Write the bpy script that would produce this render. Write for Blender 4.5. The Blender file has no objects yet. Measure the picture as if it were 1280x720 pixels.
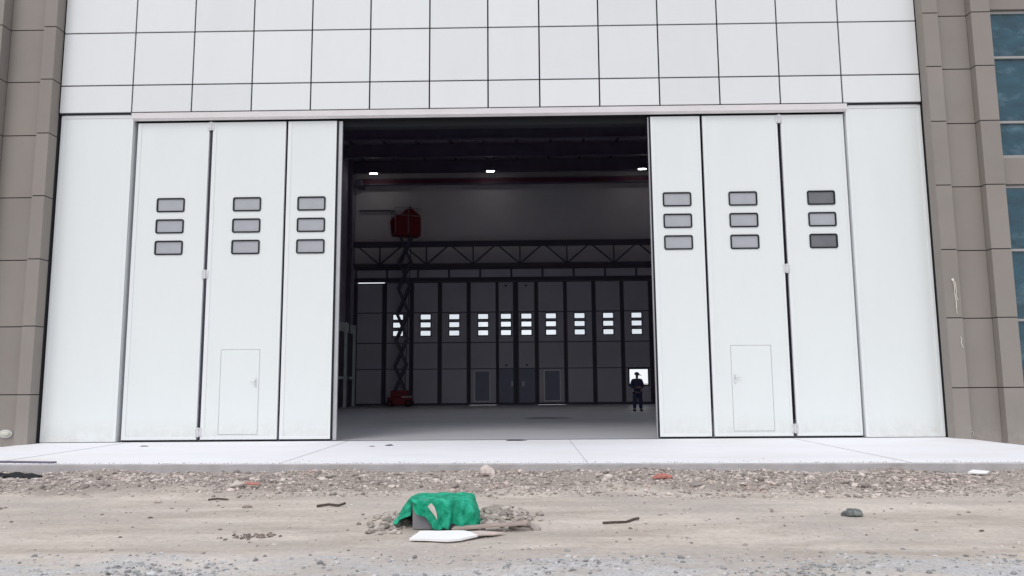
import bpy, bmesh, math, random
import numpy as np
from mathutils import Vector, Matrix, noise
random.seed(7); rng = np.random.default_rng(7)
scene = bpy.context.scene
C = scene.collection

# ------------------------------------------------------------------ camera
cam_d = bpy.data.cameras.new('camera'); cam = bpy.data.objects.new('camera', cam_d); C.objects.link(cam)
cam_d.sensor_width = 36; cam_d.lens = 948.65/1280*36; cam_d.clip_start = 0.1; cam_d.clip_end = 3000
fw = Vector((-0.01621482, 0.99201271, 0.1250914)); rt = Vector((0.99982192, 0.01729465, -0.00755109)); up = Vector((0.00965419, -0.12494668, 0.99211649))
mt = Matrix((rt, up, -fw)).transposed().to_4x4(); mt.translation = Vector((0, -17.7, 1.288)); cam.matrix_world = mt
scene.camera = cam
# ------------------------------------------------------------------ sky, sun, exposure
SUN_EL, SUN_AZ = math.radians(52), math.radians(205)      # azimuth clockwise from +Y: behind and left of the camera
w = bpy.data.worlds.new('World'); scene.world = w; w.use_nodes = True
nt = w.node_tree; nt.nodes.clear()
sky = nt.nodes.new('ShaderNodeTexSky'); sky.sky_type = 'NISHITA'; sky.sun_disc = False
sky.sun_elevation = SUN_EL; sky.sun_rotation = SUN_AZ; sky.dust_density = 4.0; sky.air_density = 1.2
tc = nt.nodes.new('ShaderNodeTexCoord'); nz = nt.nodes.new('ShaderNodeTexNoise'); nz.inputs['Scale'].default_value = 3.2; nz.inputs['Detail'].default_value = 7
nt.links.new(tc.outputs['Generated'], nz.inputs['Vector'])
cr = nt.nodes.new('ShaderNodeValToRGB'); cr.color_ramp.elements[0].position = .35; cr.color_ramp.elements[1].position = .7
cr.color_ramp.elements[0].color = (6.6, 6.9, 7.6, 1); cr.color_ramp.elements[1].color = (8.6, 8.7, 9.1, 1)
nt.links.new(nz.outputs['Fac'], cr.inputs['Fac'])
mx = nt.nodes.new('ShaderNodeMix'); mx.data_type = 'RGBA'; mx.inputs[0].default_value = .86
nt.links.new(sky.outputs[0], mx.inputs[6]); nt.links.new(cr.outputs[0], mx.inputs[7])
bg = nt.nodes.new('ShaderNodeBackground'); bg.inputs['Strength'].default_value = .1
out = nt.nodes.new('ShaderNodeOutputWorld'); nt.links.new(mx.outputs[2], bg.inputs[0]); nt.links.new(bg.outputs[0], out.inputs[0])
sd = bpy.data.lights.new('sun', 'SUN'); sd.energy = 0.75; sd.angle = math.radians(28); sd.color = (1, .97, .93)
so = bpy.data.objects.new('sun', sd); C.objects.link(so)
sdir = Vector((math.sin(SUN_AZ)*math.cos(SUN_EL), math.cos(SUN_AZ)*math.cos(SUN_EL), math.sin(SUN_EL)))
so.rotation_euler = sdir.to_track_quat('Z', 'Y').to_euler(); so.location = (0, -40, 60)
vs = scene.view_settings; vs.view_transform = 'Standard'; vs.look = 'None'; vs.gamma = 1; vs.exposure = 0.55; vs.use_curve_mapping = False
scene.cycles.max_bounces = 14; scene.cycles.diffuse_bounces = 9; scene.cycles.transparent_max_bounces = 16
scene.cycles.use_denoising = True

# ------------------------------------------------------------------ materials
def mat(name, col, rough=.6, spec=.5, metal=0, var=.06, vscale=1.5, bump=0, bscale=30, tint=None, tscale=.6, tamt=0, stretch=(1,1,1), island=0, tlo=.5, thi=.72):
    m = bpy.data.materials.new(name); m.use_nodes = True; n = m.node_tree; b = n.nodes['Principled BSDF']
    b.inputs['Roughness'].default_value = rough; b.inputs['Metallic'].default_value = metal; b.inputs['Specular IOR Level'].default_value = spec
    tc = n.nodes.new('ShaderNodeTexCoord'); mp = n.nodes.new('ShaderNodeMapping'); mp.inputs['Scale'].default_value = stretch
    n.links.new(tc.outputs['Object'], mp.inputs[0])
    nz = n.nodes.new('ShaderNodeTexNoise'); nz.inputs['Scale'].default_value = vscale; nz.inputs['Detail'].default_value = 8; nz.inputs['Roughness'].default_value = .6
    n.links.new(mp.outputs[0], nz.inputs['Vector'])
    mr = n.nodes.new('ShaderNodeMapRange'); mr.inputs[1].default_value = .3; mr.inputs[2].default_value = .7; mr.inputs[3].default_value = 1-var; mr.inputs[4].default_value = 1+var
    n.links.new(nz.outputs['Fac'], mr.inputs[0])
    src = mr.outputs[0]
    if island:
        ge = n.nodes.new('ShaderNodeNewGeometry'); m2 = n.nodes.new('ShaderNodeMapRange'); m2.inputs[3].default_value = 1-island; m2.inputs[4].default_value = 1+island
        n.links.new(ge.outputs['Random Per Island'], m2.inputs[0])
        mu = n.nodes.new('ShaderNodeMath'); mu.operation = 'MULTIPLY'; n.links.new(src, mu.inputs[0]); n.links.new(m2.outputs[0], mu.inputs[1]); src = mu.outputs[0]
    base = n.nodes.new('ShaderNodeRGB'); base.outputs[0].default_value = (*col, 1); cs = base.outputs[0]
    if tint:
        t = n.nodes.new('ShaderNodeTexNoise'); t.inputs['Scale'].default_value = tscale; t.inputs['Detail'].default_value = 9; t.inputs['Roughness'].default_value = .65
        n.links.new(mp.outputs[0], t.inputs['Vector'])
        r = n.nodes.new('ShaderNodeMapRange'); r.inputs[1].default_value = tlo; r.inputs[2].default_value = thi; r.inputs[4].default_value = tamt
        n.links.new(t.outputs['Fac'], r.inputs[0])
        x = n.nodes.new('ShaderNodeMix'); x.data_type = 'RGBA'; n.links.new(r.outputs[0], x.inputs[0]); n.links.new(cs, x.inputs[6]); x.inputs[7].default_value = (*tint, 1); cs = x.outputs[2]
    vm = n.nodes.new('ShaderNodeVectorMath'); vm.operation = 'SCALE'; n.links.new(cs, vm.inputs[0]); n.links.new(src, vm.inputs['Scale'])
    n.links.new(vm.outputs[0], b.inputs['Base Color'])
    if bump:
        bn = n.nodes.new('ShaderNodeTexNoise'); bn.inputs['Scale'].default_value = bscale; bn.inputs['Detail'].default_value = 6
        n.links.new(mp.outputs[0], bn.inputs['Vector'])
        bp = n.nodes.new('ShaderNodeBump'); bp.inputs['Strength'].default_value = bump; bp.inputs['Distance'].default_value = .02
        n.links.new(bn.outputs['Fac'], bp.inputs['Height']); n.links.new(bp.outputs[0], b.inputs['Normal'])
    return m
def foot_dust(m, col, h, amt):
    n = m.node_tree; b = n.nodes['Principled BSDF']; l = b.inputs['Base Color'].links[0].from_socket
    tc = n.nodes.new('ShaderNodeTexCoord'); sp = n.nodes.new('ShaderNodeSeparateXYZ'); n.links.new(tc.outputs['Object'], sp.inputs[0])
    z = n.nodes.new('ShaderNodeTexNoise'); z.inputs['Scale'].default_value = 5; z.inputs['Detail'].default_value = 9; z.inputs['Roughness'].default_value = .7; n.links.new(tc.outputs['Object'], z.inputs['Vector'])
    a = n.nodes.new('ShaderNodeMapRange'); a.inputs[1].default_value = h; a.inputs[2].default_value = 0; n.links.new(sp.outputs['Z'], a.inputs[0])
    c = n.nodes.new('ShaderNodeMapRange'); c.inputs[1].default_value = .35; c.inputs[2].default_value = .65; c.inputs[4].default_value = amt; n.links.new(z.outputs['Fac'], c.inputs[0])
    p = n.nodes.new('ShaderNodeMath'); p.operation = 'MULTIPLY'; n.links.new(a.outputs[0], p.inputs[0]); n.links.new(c.outputs[0], p.inputs[1])
    x = n.nodes.new('ShaderNodeMix'); x.data_type = 'RGBA'; n.links.new(p.outputs[0], x.inputs[0]); n.links.new(l, x.inputs[6]); x.inputs[7].default_value = (*col, 1); n.links.new(x.outputs[2], b.inputs['Base Color'])
def emis(name, col, s):
    m = bpy.data.materials.new(name); m.use_nodes = True; b = m.node_tree.nodes['Principled BSDF']
    b.inputs['Base Color'].default_value = (*col, 1); b.inputs['Emission Color'].default_value = (*col, 1); b.inputs['Emission Strength'].default_value = s
    return m
def clear(name, g=.08):
    m = bpy.data.materials.new(name); m.use_nodes = True; n = m.node_tree; n.nodes.clear()
    o = n.nodes.new('ShaderNodeOutputMaterial'); t = n.nodes.new('ShaderNodeBsdfTransparent'); t.inputs[0].default_value = (.93, .95, .96, 1)
    gl = n.nodes.new('ShaderNodeBsdfGlossy'); gl.inputs['Roughness'].default_value = .05
    m_ = n.nodes.new('ShaderNodeMixShader'); m_.inputs[0].default_value = g
    n.links.new(t.outputs[0], m_.inputs[1]); n.links.new(gl.outputs[0], m_.inputs[2]); n.links.new(m_.outputs[0], o.inputs[0]); return m
M = dict(
 clad=mat('white_cladding', (.675, .692, .697), .35, .5, var=.025, vscale=.5, tint=(.60, .595, .60), tscale=.5, tamt=.45, island=.035, stretch=(1.6, 1, .5)),
 door=mat('white_door_paint', (.70, .731, .724), .4, .5, var=.03, vscale=.8, stretch=(1, 1, .25), tint=(.58, .60, .61), tscale=.8, tamt=.3),
 shade=mat('outline_shade_grey', (.66, .68, .68), .6, .3),  # grey stands in for the faint shadow round the wicket doors
 edge=mat('white_edge_trim', (.71, .735, .735), .4, .5, var=.02),
 trim=mat('warm_grey_trim', (.76, .73, .73), .5, .5, var=.05, vscale=2, tint=(.6, .53, .52), tscale=1.5, tamt=.4, stretch=(1, 1, 3)),
 joint=mat('dark_joint', (.03, .032, .036), .8, .2),
 rubber=mat('black_rubber', (.012, .013, .016), .7, .3),
 steel=mat('dark_steel', (.12, .105, .15), .55, .4, var=.15),
 roof=mat('dark_roof_deck', (.40, .36, .46), .8, .2, var=.15, stretch=(8, 1, 1)),
 side=mat('grey_side_wall', (.42, .39, .47), .8, .2, var=.12),
 rwall=mat('grey_inner_wall', (.72, .685, .69), .8, .2, var=.06, vscale=.4, tint=(.52, .54, .53), tscale=.15, tamt=.5),
 rleaf=mat('blue_grey_leaf', (.57, .565, .62), .5, .4, var=.08, vscale=.5),
 rframe=mat('dark_leaf_frame', (.09, .08, .11), .6, .4, var=.1),
 rdark=mat('slate_blue_door', (.25, .27, .35), .45, .4, var=.08),
 chan=mat('galvanised_channel', (.45, .45, .47), .4, .5, .5, var=.1),
 galv=mat('galvanised_hinge', (.62, .62, .63), .45, .5, .3, var=.15, vscale=20),
 gpane=mat('grey_pane', (.36, .37, .40), .12, .5, var=.06, vscale=2),  # diffuse grey stands in for reflections of the bright surroundings
 dpane=mat('darker_pane', (.13, .135, .145), .12, .5, var=.12, vscale=3),  # same pane in a darker grey
 clear=clear('clear_pane'),
 tan=mat('taupe_stone', (.248, .222, .200), .7, .3, var=.05, vscale=.8, bump=.05, bscale=40, tint=(.27, .25, .235), tscale=.5, tamt=.5, island=.04),
 glass=mat('blue_tinted_glass', (.018, .065, .092), .03, .5, var=.35, vscale=1.4, tint=(.13, .22, .27), tscale=1.1, tamt=.8, stretch=(1, 1, 1.8)),  # pale tint patches paint reflections into the glass colour
 alu=mat('aluminium_frame', (.32, .31, .30), .5, .5, .1),
 apron=mat('pale_concrete', (.78, .78, .81), .75, .3, var=.05, vscale=1.2, bump=.15, bscale=60, tint=(.64, .62, .60), tscale=.6, tamt=.75, stretch=(.5, 1, 1)),
 kerb=mat('grey_kerb_concrete', (.42, .405, .41), .9, .2, var=.12, vscale=3, bump=.4, bscale=25, tint=(.35, .31, .29), tscale=1.1, tamt=.8),
 floor=mat('grey_screed_floor', (.54, .535, .56), .42, .45, var=.07, vscale=.5, tint=(.42, .38, .38), tscale=.3, tamt=.7, stretch=(.6, 1, 1)),
 red=mat('red_paint', (.22, .010, .016), .45, .5, var=.1),
 dred=mat('dark_red_steel', (.12, .03, .05), .6, .4, var=.1),
 tyre=mat('tyre_rubber', (.02, .02, .02), .8, .3),
 ggrey=mat('pale_green_grey_frame', (.72, .80, .77), .6, .4, var=.1),
 navy=mat('navy_cloth', (.03, .033, .075), .85, .2, var=.15, vscale=8, bump=.3, bscale=20),
 skin=mat('skin', (.22, .12, .085), .55, .4, var=.05),
 black=mat('black_leather', (.012, .012, .014), .5, .4),
 stone=mat('grey_brown_stones', (.42, .37, .34), .9, .2, var=.15, vscale=12, island=.55, tint=(.45, .29, .24), tscale=1.3, tamt=.45, tlo=.55, thi=.75),
 stoneg=mat('grey_stones', (.37, .37, .37), .9, .2, var=.12, vscale=12, island=.5),
 lump=mat('mortar_lumps', (.36, .32, .29), .9, .2, var=.15, vscale=20, island=.4, bump=.4, bscale=60),
 rock=mat('dark_grey_rock', (.13, .14, .135), .85, .2, var=.3, vscale=25, bump=.5, bscale=50, tint=(.3, .33, .32), tscale=9, tamt=.8),
 net=mat('green_mesh_cloth', (.0, .24, .13), .7, .3, var=.2, vscale=6, tint=(.03, .42, .27), tscale=9, tamt=.9, tlo=.42, thi=.62, bump=.6, bscale=28),
 box=mat('grey_box_steel', (.21, .21, .235), .6, .4, var=.12, vscale=6, tint=(.28, .25, .23), tscale=5, tamt=.6),
 white=mat('white_board', (.82, .81, .82), .6, .4, var=.03, vscale=5),
 pink=mat('stained_board', (.55, .46, .43), .8, .2, var=.15, vscale=15),
 wood=mat('weathered_plank', (.36, .29, .26), .85, .2, var=.25, vscale=6, stretch=(1, 8, 8)),
 clod=mat('brown_soil_clod', (.20, .165, .145), .95, .1, var=.2, vscale=20, island=.4),
 twig=mat('dark_twig', (.09, .07, .06), .9, .2, var=.3, vscale=20),
 paper=mat('torn_paper', (.55, .50, .46), .8, .2, var=.25, vscale=25, tint=(.25, .15, .12), tscale=14, tamt=.9),
 brick=mat('red_scrap', (.40, .17, .14), .8, .2, var=.2, vscale=15),
 cord=mat('pale_cord', (.72, .68, .58), .7, .3),
 cream=mat('cream_plastic', (.55, .54, .46), .45, .5, var=.08, vscale=20),
 lampon=emis('lamp_glow', (1, .98, .95), 22.0),
)
foot_dust(M['door'], (.50, .46, .42), .55, .5)
foot_dust(M['tan'], (.36, .33, .30), .6, .5)
def ground_mat():
    m = bpy.data.materials.new('dirt_ground'); m.use_nodes = True; n = m.node_tree; b = n.nodes['Principled BSDF']; b.inputs['Roughness'].default_value = .95; b.inputs['Specular IOR Level'].default_value = .15
    L = n.links.new
    tc = n.nodes.new('ShaderNodeTexCoord')
    def noi(scale, st, det=9, ro=.6):
        mp = n.nodes.new('ShaderNodeMapping'); mp.inputs['Scale'].default_value = st; L(tc.outputs['Object'], mp.inputs[0])
        z = n.nodes.new('ShaderNodeTexNoise'); z.inputs['Scale'].default_value = scale; z.inputs['Detail'].default_value = det; z.inputs['Roughness'].default_value = ro; L(mp.outputs[0], z.inputs['Vector']); return z.outputs['Fac']
    def mr(s, a, b_, c=0, d=1):
        r = n.nodes.new('ShaderNodeMapRange'); r.inputs[1].default_value = a; r.inputs[2].default_value = b_; r.inputs[3].default_value = c; r.inputs[4].default_value = d; L(s, r.inputs[0]); return r.outputs[0]
    def mix(f, a, c, mode='MIX'):
        x = n.nodes.new('ShaderNodeMix'); x.data_type = 'RGBA'; x.blend_type = mode
        if isinstance(f, float): x.inputs[0].default_value = f
        else: L(f, x.inputs[0])
        for k, v in ((6, a), (7, c)):
            if isinstance(v, tuple): x.inputs[k].default_value = (*v, 1)
            else: L(v, x.inputs[k])
        return x.outputs[2]
    def math_(op, a, c):
        x = n.nodes.new('ShaderNodeMath'); x.operation = op
        for k, v in ((0, a), (1, c)):
            if isinstance(v, (int, float)): x.inputs[k].default_value = v
            else: L(v, x.inputs[k])
        return x.outputs[0]
    streak = math_('ADD', math_('MULTIPLY', noi(.9, (.35, 1.7, 1)), .65), math_('MULTIPLY', noi(2.4, (.5, 1.5, 1)), .35)); patch = noi(.55, (.7, 1, 1)); fine = noi(14, (1, 1, 1)); grit = noi(55, (1, 1, 1), 4)
    col = mix(mr(streak, .40, .60), (.40, .350, .305), (.575, .515, .460))
    col = mix(mr(patch, .48, .66), col, (.43, .387, .355))
    sp = n.nodes.new('ShaderNodeSeparateXYZ'); L(tc.outputs['Object'], sp.inputs[0])
    yj = math_('ADD', sp.outputs['Y'], mr(noi(1.1, (.6, 1, 1)), .3, .7, -.6, .6))
    near = math_('MULTIPLY', mr(yj, -10.3, -10.75), mr(noi(1.6, (.8, 1.4, 1)), .40, .58, .2, 1))          # grey crushed stone band nearest the viewer
    col = mix(near, col, (.50, .497, .495))
    far = mr(yj, -6.75, -6.2)              # rubble band along the kerb
    col = mix(far, col, (.36, .315, .285))
    col = mix(mr(fine, .3, .7, 0, 1), mix(1.0, col, (.86, .86, .86), 'MULTIPLY'), mix(1.0, col, (1.1, 1.1, 1.1), 'MULTIPLY'))
    rough = math_('MAXIMUM', near, far)
    g2 = mix(mr(grit, .35, .65), (.62, .60, .59), (1.25, 1.25, 1.26))
    col = mix(mr(rough, 0, 1, .12, .6), col, mix(1.0, col, g2, 'MULTIPLY'))
    L(col, b.inputs['Base Color'])
    bp = n.nodes.new('ShaderNodeBump'); bp.inputs['Distance'].default_value = .03; L(mr(rough, 0, 1, .22, .8), bp.inputs['Strength']); L(math_('ADD', math_('MULTIPLY', fine, .6), math_('MULTIPLY', grit, .5)), bp.inputs['Height']); L(bp.outputs[0], b.inputs['Normal'])
    return m
M['ground'] = ground_mat()

# ------------------------------------------------------------------ helpers
def link(name, me, m, parent=None, loc=(0, 0, 0)):
    o = bpy.data.objects.new(name, me); C.objects.link(o)
    if m is not None: me.materials.append(M[m] if isinstance(m, str) else m)
    if parent is not None: o.parent = parent
    else: o.location = loc
    return o
def tag(o, label=None, cat=None, group=None, kind=None):
    if label: o['label'] = label
    if cat: o['category'] = cat
    if group: o['group'] = group
    if kind: o['kind'] = kind
    return o
def thing(name, label, cat, loc=(0, 0, 0), rz=0, group=None):
    o = bpy.data.objects.new(name, None); C.objects.link(o); o.location = loc; o.rotation_euler = (0, 0, rz); o.empty_display_size = .2
    return tag(o, label, cat, group)
class B:
    """collects shapes in one frame; build() links them as one mesh relative to an origin"""
    def __init__(s): s.bm = bmesh.new()
    def box(s, x0, x1, y0, y1, z0, z1, bev=0):
        r = bmesh.ops.create_cube(s.bm, size=1); v = r['verts']
        bmesh.ops.scale(s.bm, vec=(abs(x1-x0), abs(y1-y0), abs(z1-z0)), verts=v); bmesh.ops.translate(s.bm, vec=((x0+x1)/2, (y0+y1)/2, (z0+z1)/2), verts=v)
        if bev:
            e = list({e for a in v for e in a.link_edges}); bmesh.ops.bevel(s.bm, geom=e, offset=bev, segments=2, profile=.5, affect='EDGES')
        return s
    def bar(s, a, b, r, n=8, r2=None):
        a = Vector(a); b = Vector(b); d = b-a
        q = d.to_track_quat('Z', 'Y').to_matrix().to_4x4(); q.translation = (a+b)/2
        bmesh.ops.create_cone(s.bm, cap_ends=True, segments=n, radius1=r, radius2=r if r2 is None else r2, depth=d.length, matrix=q); return s
    def sq(s, a, b, wx, wy):
        a = Vector(a); b = Vector(b); d = b-a; q = d.to_track_quat('Z', 'Y').to_matrix().to_4x4(); q.translation = (a+b)/2
        bmesh.ops.create_cube(s.bm, size=1, matrix=q @ Matrix.Diagonal((wx, wy, d.length, 1))); return s
    def tube(s, pts, r, n=6):
        for a, b in zip(pts, pts[1:]): s.bar(a, b, r, n)
        for p in pts[1:-1]: bmesh.ops.create_icosphere(s.bm, subdivisions=1, radius=r, matrix=Matrix.Translation(p))
        return s
    def prism(s, prof, x0, x1):      # profile in (y, z), extruded along x
        a = [s.bm.verts.new((x0, y, z)) for y, z in prof]; b = [s.bm.verts.new((x1, y, z)) for y, z in prof]; k = len(prof)
        s.bm.faces.new(a); s.bm.faces.new(b[::-1])
        for i in range(k): s.bm.faces.new((a[i], b[i], b[(i+1) % k], a[(i+1) % k])[::-1])
        bmesh.ops.recalc_face_normals(s.bm, faces=s.bm.faces[:]); return s
    def slab(s, xs, zs, holes, y0, y1):   # wall slab with rectangular holes, one welded sheet with thickness
        V = {}
        def v(i, j, y):
            k = (i, j, y)
            if k not in V: V[k] = s.bm.verts.new((xs[i], y, zs[j]))
            return V[k]
        nx, nz = len(xs)-1, len(zs)-1
        solid = lambda i, j: 0 <= i < nx and 0 <= j < nz and (i, j) not in holes
        for i in range(nx):
            for j in range(nz):
                if not solid(i, j): continue
                s.bm.faces.new((v(i, j, y0), v(i+1, j, y0), v(i+1, j+1, y0), v(i, j+1, y0)))
                s.bm.faces.new((v(i, j, y1), v(i, j+1, y1), v(i+1, j+1, y1), v(i+1, j, y1)))
                if not solid(i-1, j): s.bm.faces.new((v(i, j, y0), v(i, j+1, y0), v(i, j+1, y1), v(i, j, y1)))
                if not solid(i+1, j): s.bm.faces.new((v(i+1, j, y0), v(i+1, j, y1), v(i+1, j+1, y1), v(i+1, j+1, y0)))
                if not solid(i, j-1): s.bm.faces.new((v(i, j, y0), v(i, j, y1), v(i+1, j, y1), v(i+1, j, y0)))
                if not solid(i, j+1): s.bm.faces.new((v(i, j+1, y0), v(i+1, j+1, y0), v(i+1, j+1, y1), v(i, j+1, y1)))
        return s
    def build(s, name, m, parent=None, org=None, smooth=False):
        if org is None: org = parent_origin(parent)
        bmesh.ops.translate(s.bm, vec=-Vector(org), verts=s.bm.verts)
        me = bpy.data.meshes.new(name); s.bm.to_mesh(me); s.bm.free()
        if smooth:
            for p in me.polygons: p.use_smooth = True
        o = link(name, me, m, parent, loc=org if parent is None else (0, 0, 0))
        return o
def parent_origin(p):
    o = Vector((0, 0, 0))
    while p is not None: o += p.location; p = p.parent
    return o
def sst(a, b, x):
    t = min(1, max(0, (x-a)/(b-a))); return t*t*(3-2*t)

# ------------------------------------------------------------------ ground
def Hg(x, y):
    e = -5.12-.04*x
    z = -.29 + .12*sst(-7.0, -5.7, y) - .0*x
    n1 = noise.fractal(Vector((x*.22, y*1.1, 3)), 1, 2, 4); n2 = noise.fractal(Vector((x*.9, y*1.6, 9)), 1, 2, 5)
    rough = sst(-7.1, -6.3, y) + .8*sst(-10.2, -10.9, y)
    z += .03*n1 + .018*n2*(.6+1.4*rough) + .02*rough*noise.noise(Vector((x*4, y*4, 1)))
    # heaps of lumps beside the covered box
    z += .085*math.exp(-(((x+1.48)/.26)**2+((y+8.65)/.38)**2)) + .12*math.exp(-(((x+.32)/.30)**2+((y+8.6)/.36)**2))
    z += .05*sst(e-.45, e-.02, y)*(1+1.2*noise.noise(Vector((x*.8, 0, 4))))
    if y > -4.6 or y < -30 or abs(x) > 30: z = -.32
    return z
def axis(lo, hi, step, far):
    a = list(np.arange(lo, hi+1e-6, step)); s = step; p = lo; left = []
    while p > -far: s *= 1.5; p -= s; left.append(p)
    s = step; p = hi; right = []
    while p < far: s *= 1.5; p += s; right.append(p)
    return left[::-1]+a+right
xs = axis(-13, 12, .06, 1500); ys = axis(-12.4, -4.4, .05, 1500)
vv = [(x, y, Hg(x, y)) for y in ys for x in xs]; nx = len(xs)
ff = [(j*nx+i, j*nx+i+1, (j+1)*nx+i+1, (j+1)*nx+i) for j in range(len(ys)-1) for i in range(nx-1)]
me = bpy.data.meshes.new('ground'); me.from_pydata(vv, [], ff); me.polygons.foreach_set('use_smooth', [True]*len(ff))
tag(link('ground', me, 'ground'), kind='structure', label='beige compacted dirt yard with gravel bands')
# loose stones
bm = bmesh.new(); bmesh.ops.create_icosphere(bm, subdivisions=1, radius=1); ICO = np.array([v.co[:] for v in bm.verts]); ICF = np.array([[v.index for v in f.verts] for f in bm.faces]); bm.free()
bm = bmesh.new(); bmesh.ops.create_icosphere(bm, subdivisions=2, radius=1); IC2 = np.array([v.co[:] for v in bm.verts]); IF2 = np.array([[v.index for v in f.verts] for f in bm.faces]); bm.free()
def stones(name, pts, m, label, hi=False, flat=.6, cat='gravel', kind='stuff'):
    V0, F0 = (IC2, IF2) if hi else (ICO, ICF); vs_, fs_ = [], []
    for k, (x, y, z, r) in enumerate(pts):
        sc = rng.uniform(.6, 1.35, 3)*np.array([1.15, 1, flat])
        jit = 1+rng.uniform(-.25, .25, (len(V0), 1)); P = V0*jit*sc*r
        a = rng.uniform(0, 6.28); ca, sa = math.cos(a), math.sin(a); t = rng.uniform(-.5, .5); ct, st = math.cos(t), math.sin(t)
        R1 = np.array([[ca, -sa, 0], [sa, ca, 0], [0, 0, 1]]) @ np.array([[1, 0, 0], [0, ct, -st], [0, st, ct]])
        vs_.append(P @ R1.T + np.array([x, y, z])); fs_.append(F0+k*len(V0))
    me = bpy.data.meshes.new(name); me.from_pydata(np.concatenate(vs_).tolist(), [], np.concatenate(fs_).tolist())
    return tag(link(name, me, m), label, cat, None, kind)
P = []
while len(P) < 19000:
    x = rng.uniform(-12.5, 11.5); e = -5.12-.04*x; y = e-abs(rng.normal(.62, .62))-.01
    w_ = .5+1.3*noise.noise(Vector((x*.6, y*1.3, 5)))
    if y < e-1.75-.35*noise.noise(Vector((x*.4, 0, 2))) or rng.random() > w_+.25: continue
    r = min(.075, .0095*math.exp(abs(rng.normal(0, .62)))); P.append((x, y, Hg(x, y)+r*.2, r))
stones('kerb_gravel', P, 'stone', 'band of grey brown rubble and gravel along the concrete kerb')
P = []
while len(P) < 7500:
    x = rng.uniform(-9, 9); y = rng.uniform(-12.3, -10.1); q = noise.noise(Vector((x*.8, y*1.5, 8)))
    if rng.random() > sst(-10.1, -11.0, y+.5*q)*(.08+1.4*max(0, q+.12)): continue
    r = min(.028, .009*math.exp(abs(rng.normal(0, .55)))); P.append((x, y, Hg(x, y)+r*.15, r))
stones('crushed_stone', P, 'stoneg', 'pale grey crushed stone scattered in the foreground')
P = []
for _ in range(1500):
    x = rng.uniform(-12, 11); y = rng.uniform(-10.5, -6.5); r = min(.035, .006*math.exp(abs(rng.normal(0, .6)))); P.append((x, y, Hg(x, y)+r*.1, r))
stones('scattered_pebbles', P, 'stone', 'small pebbles scattered over the wheel tracked dirt')
P = []
for _ in range(110):
    x = rng.uniform(-9, 8.5); y = rng.uniform(-10.3, -6.3); r = rng.uniform(.008, .026); P.append((x, y, Hg(x, y)+r*.05, r))
stones('soil_crumbs', P, 'clod', 'dark soil crumbs scattered over the wheel tracked dirt')
def heap(cx, cy, sx, sy, n, rmax, label):
    P = []
    for _ in range(n):
        x = rng.normal(cx, sx); y = rng.normal(cy, sy); r = rng.uniform(.018, rmax)
        if -1.34 < x < -.52 and -9.2 < y < -8.45: continue
        P.append((x, y, Hg(x, y)+r*.35, r))
    stones('rubble_heap', P, 'lump', label, True, .65, 'rubble')
heap(-1.50, -8.8, .15, .24, 170, .042, 'low heap of grey mortar lumps left of the green covered box')
heap(-.29, -8.62, .18, .22, 260, .055, 'heap of broken mortar lumps right of the green covered box')

# ------------------------------------------------------------------ apron, kerb, hangar floor
bm = bmesh.new(); axs = sorted(set([-40, -25, -18]+list(np.arange(-14, 14.01, .4))+[18, 25, 40])); N = 16; top = []
def drop(x, y): 
    return (-.17*sst(9.7, 11.0, x) - .075*sst(-11.3, -12.2, x))*sst(-4.2, -.8, y)
for x in axs:
    e = -5.12-.04*x; row = []
    for j in range(N+1):
        y = e+(0.28-e)*j/N; row.append(bm.verts.new((x, y, drop(x, y))))
    top.append(row)
for a, b in zip(top, top[1:]):
    for j in range(N): bm.faces.new((a[j], b[j], b[j+1], a[j+1]))
me = bpy.data.meshes.new('apron'); bm.to_mesh(me); bm.free()
tag(link('apron', me, 'apron'), kind='structure', label='pale concrete apron in front of the hangar doors')
bm = bmesh.new(); rows = []
for x in axs if False else np.arange(-40, 40.01, .16):
    e = -5.12-.04*x; j = .007*noise.noise(Vector((x*2, 0, 0)))+.012*noise.noise(Vector((x*7, 3, 0)))
    rows.append([bm.verts.new(p) for p in ((x, e+.15, -.45), (x, e-.035+j, -.45), (x, e-.03+j, -.012+.5*j), (x, e-.006, .003), (x, e+.02, .003), (x, e+.15, -.01))])
for a, b in zip(rows, rows[1:]):
    for k in range(6): bm.faces.new((a[k], b[k], b[(k+1) % 6], a[(k+1) % 6]))
bmesh.ops.recalc_face_normals(bm, faces=bm.faces[:])
me = bpy.data.meshes.new('kerb'); bm.to_mesh(me); bm.free(); tag(link('kerb', me, 'kerb'), kind='structure', label='rough grey concrete kerb face of the apron')
b = B(); b.box(-10.6, 9.5, .28, 29.6, -.2, 0); tag(b.build('hangar_floor', 'floor'), kind='structure', label='grey screed floor inside the hangar')
b = B(); b.box(-30, 30, 29.6, 60, -.2, -.03); tag(b.build('rear_apron', 'apron'), kind='structure', label='concrete apron behind the hangar')

b = B()
for x in (-9.2, -4.1, 1.0, 6.1): b.box(x-.004, x+.004, -5.08-.04*x, .1, .001, .005)
tag(b.build('apron_joint', 'kerb'), kind='structure', label='thin saw cut joints across the apron')
P = []
for _ in range(900):
    x = rng.uniform(-12, 11); y = -5.10-.04*x+abs(rng.normal(0, .35))*(.3+1.6*max(0, noise.noise(Vector((x*.7, 0, 6))))); r = rng.uniform(.003, .009); P.append((x, y, .003+r*.2, r))
stones('apron_grit', P, 'stone', 'loose grit spilled over the front edge of the apron')
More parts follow.
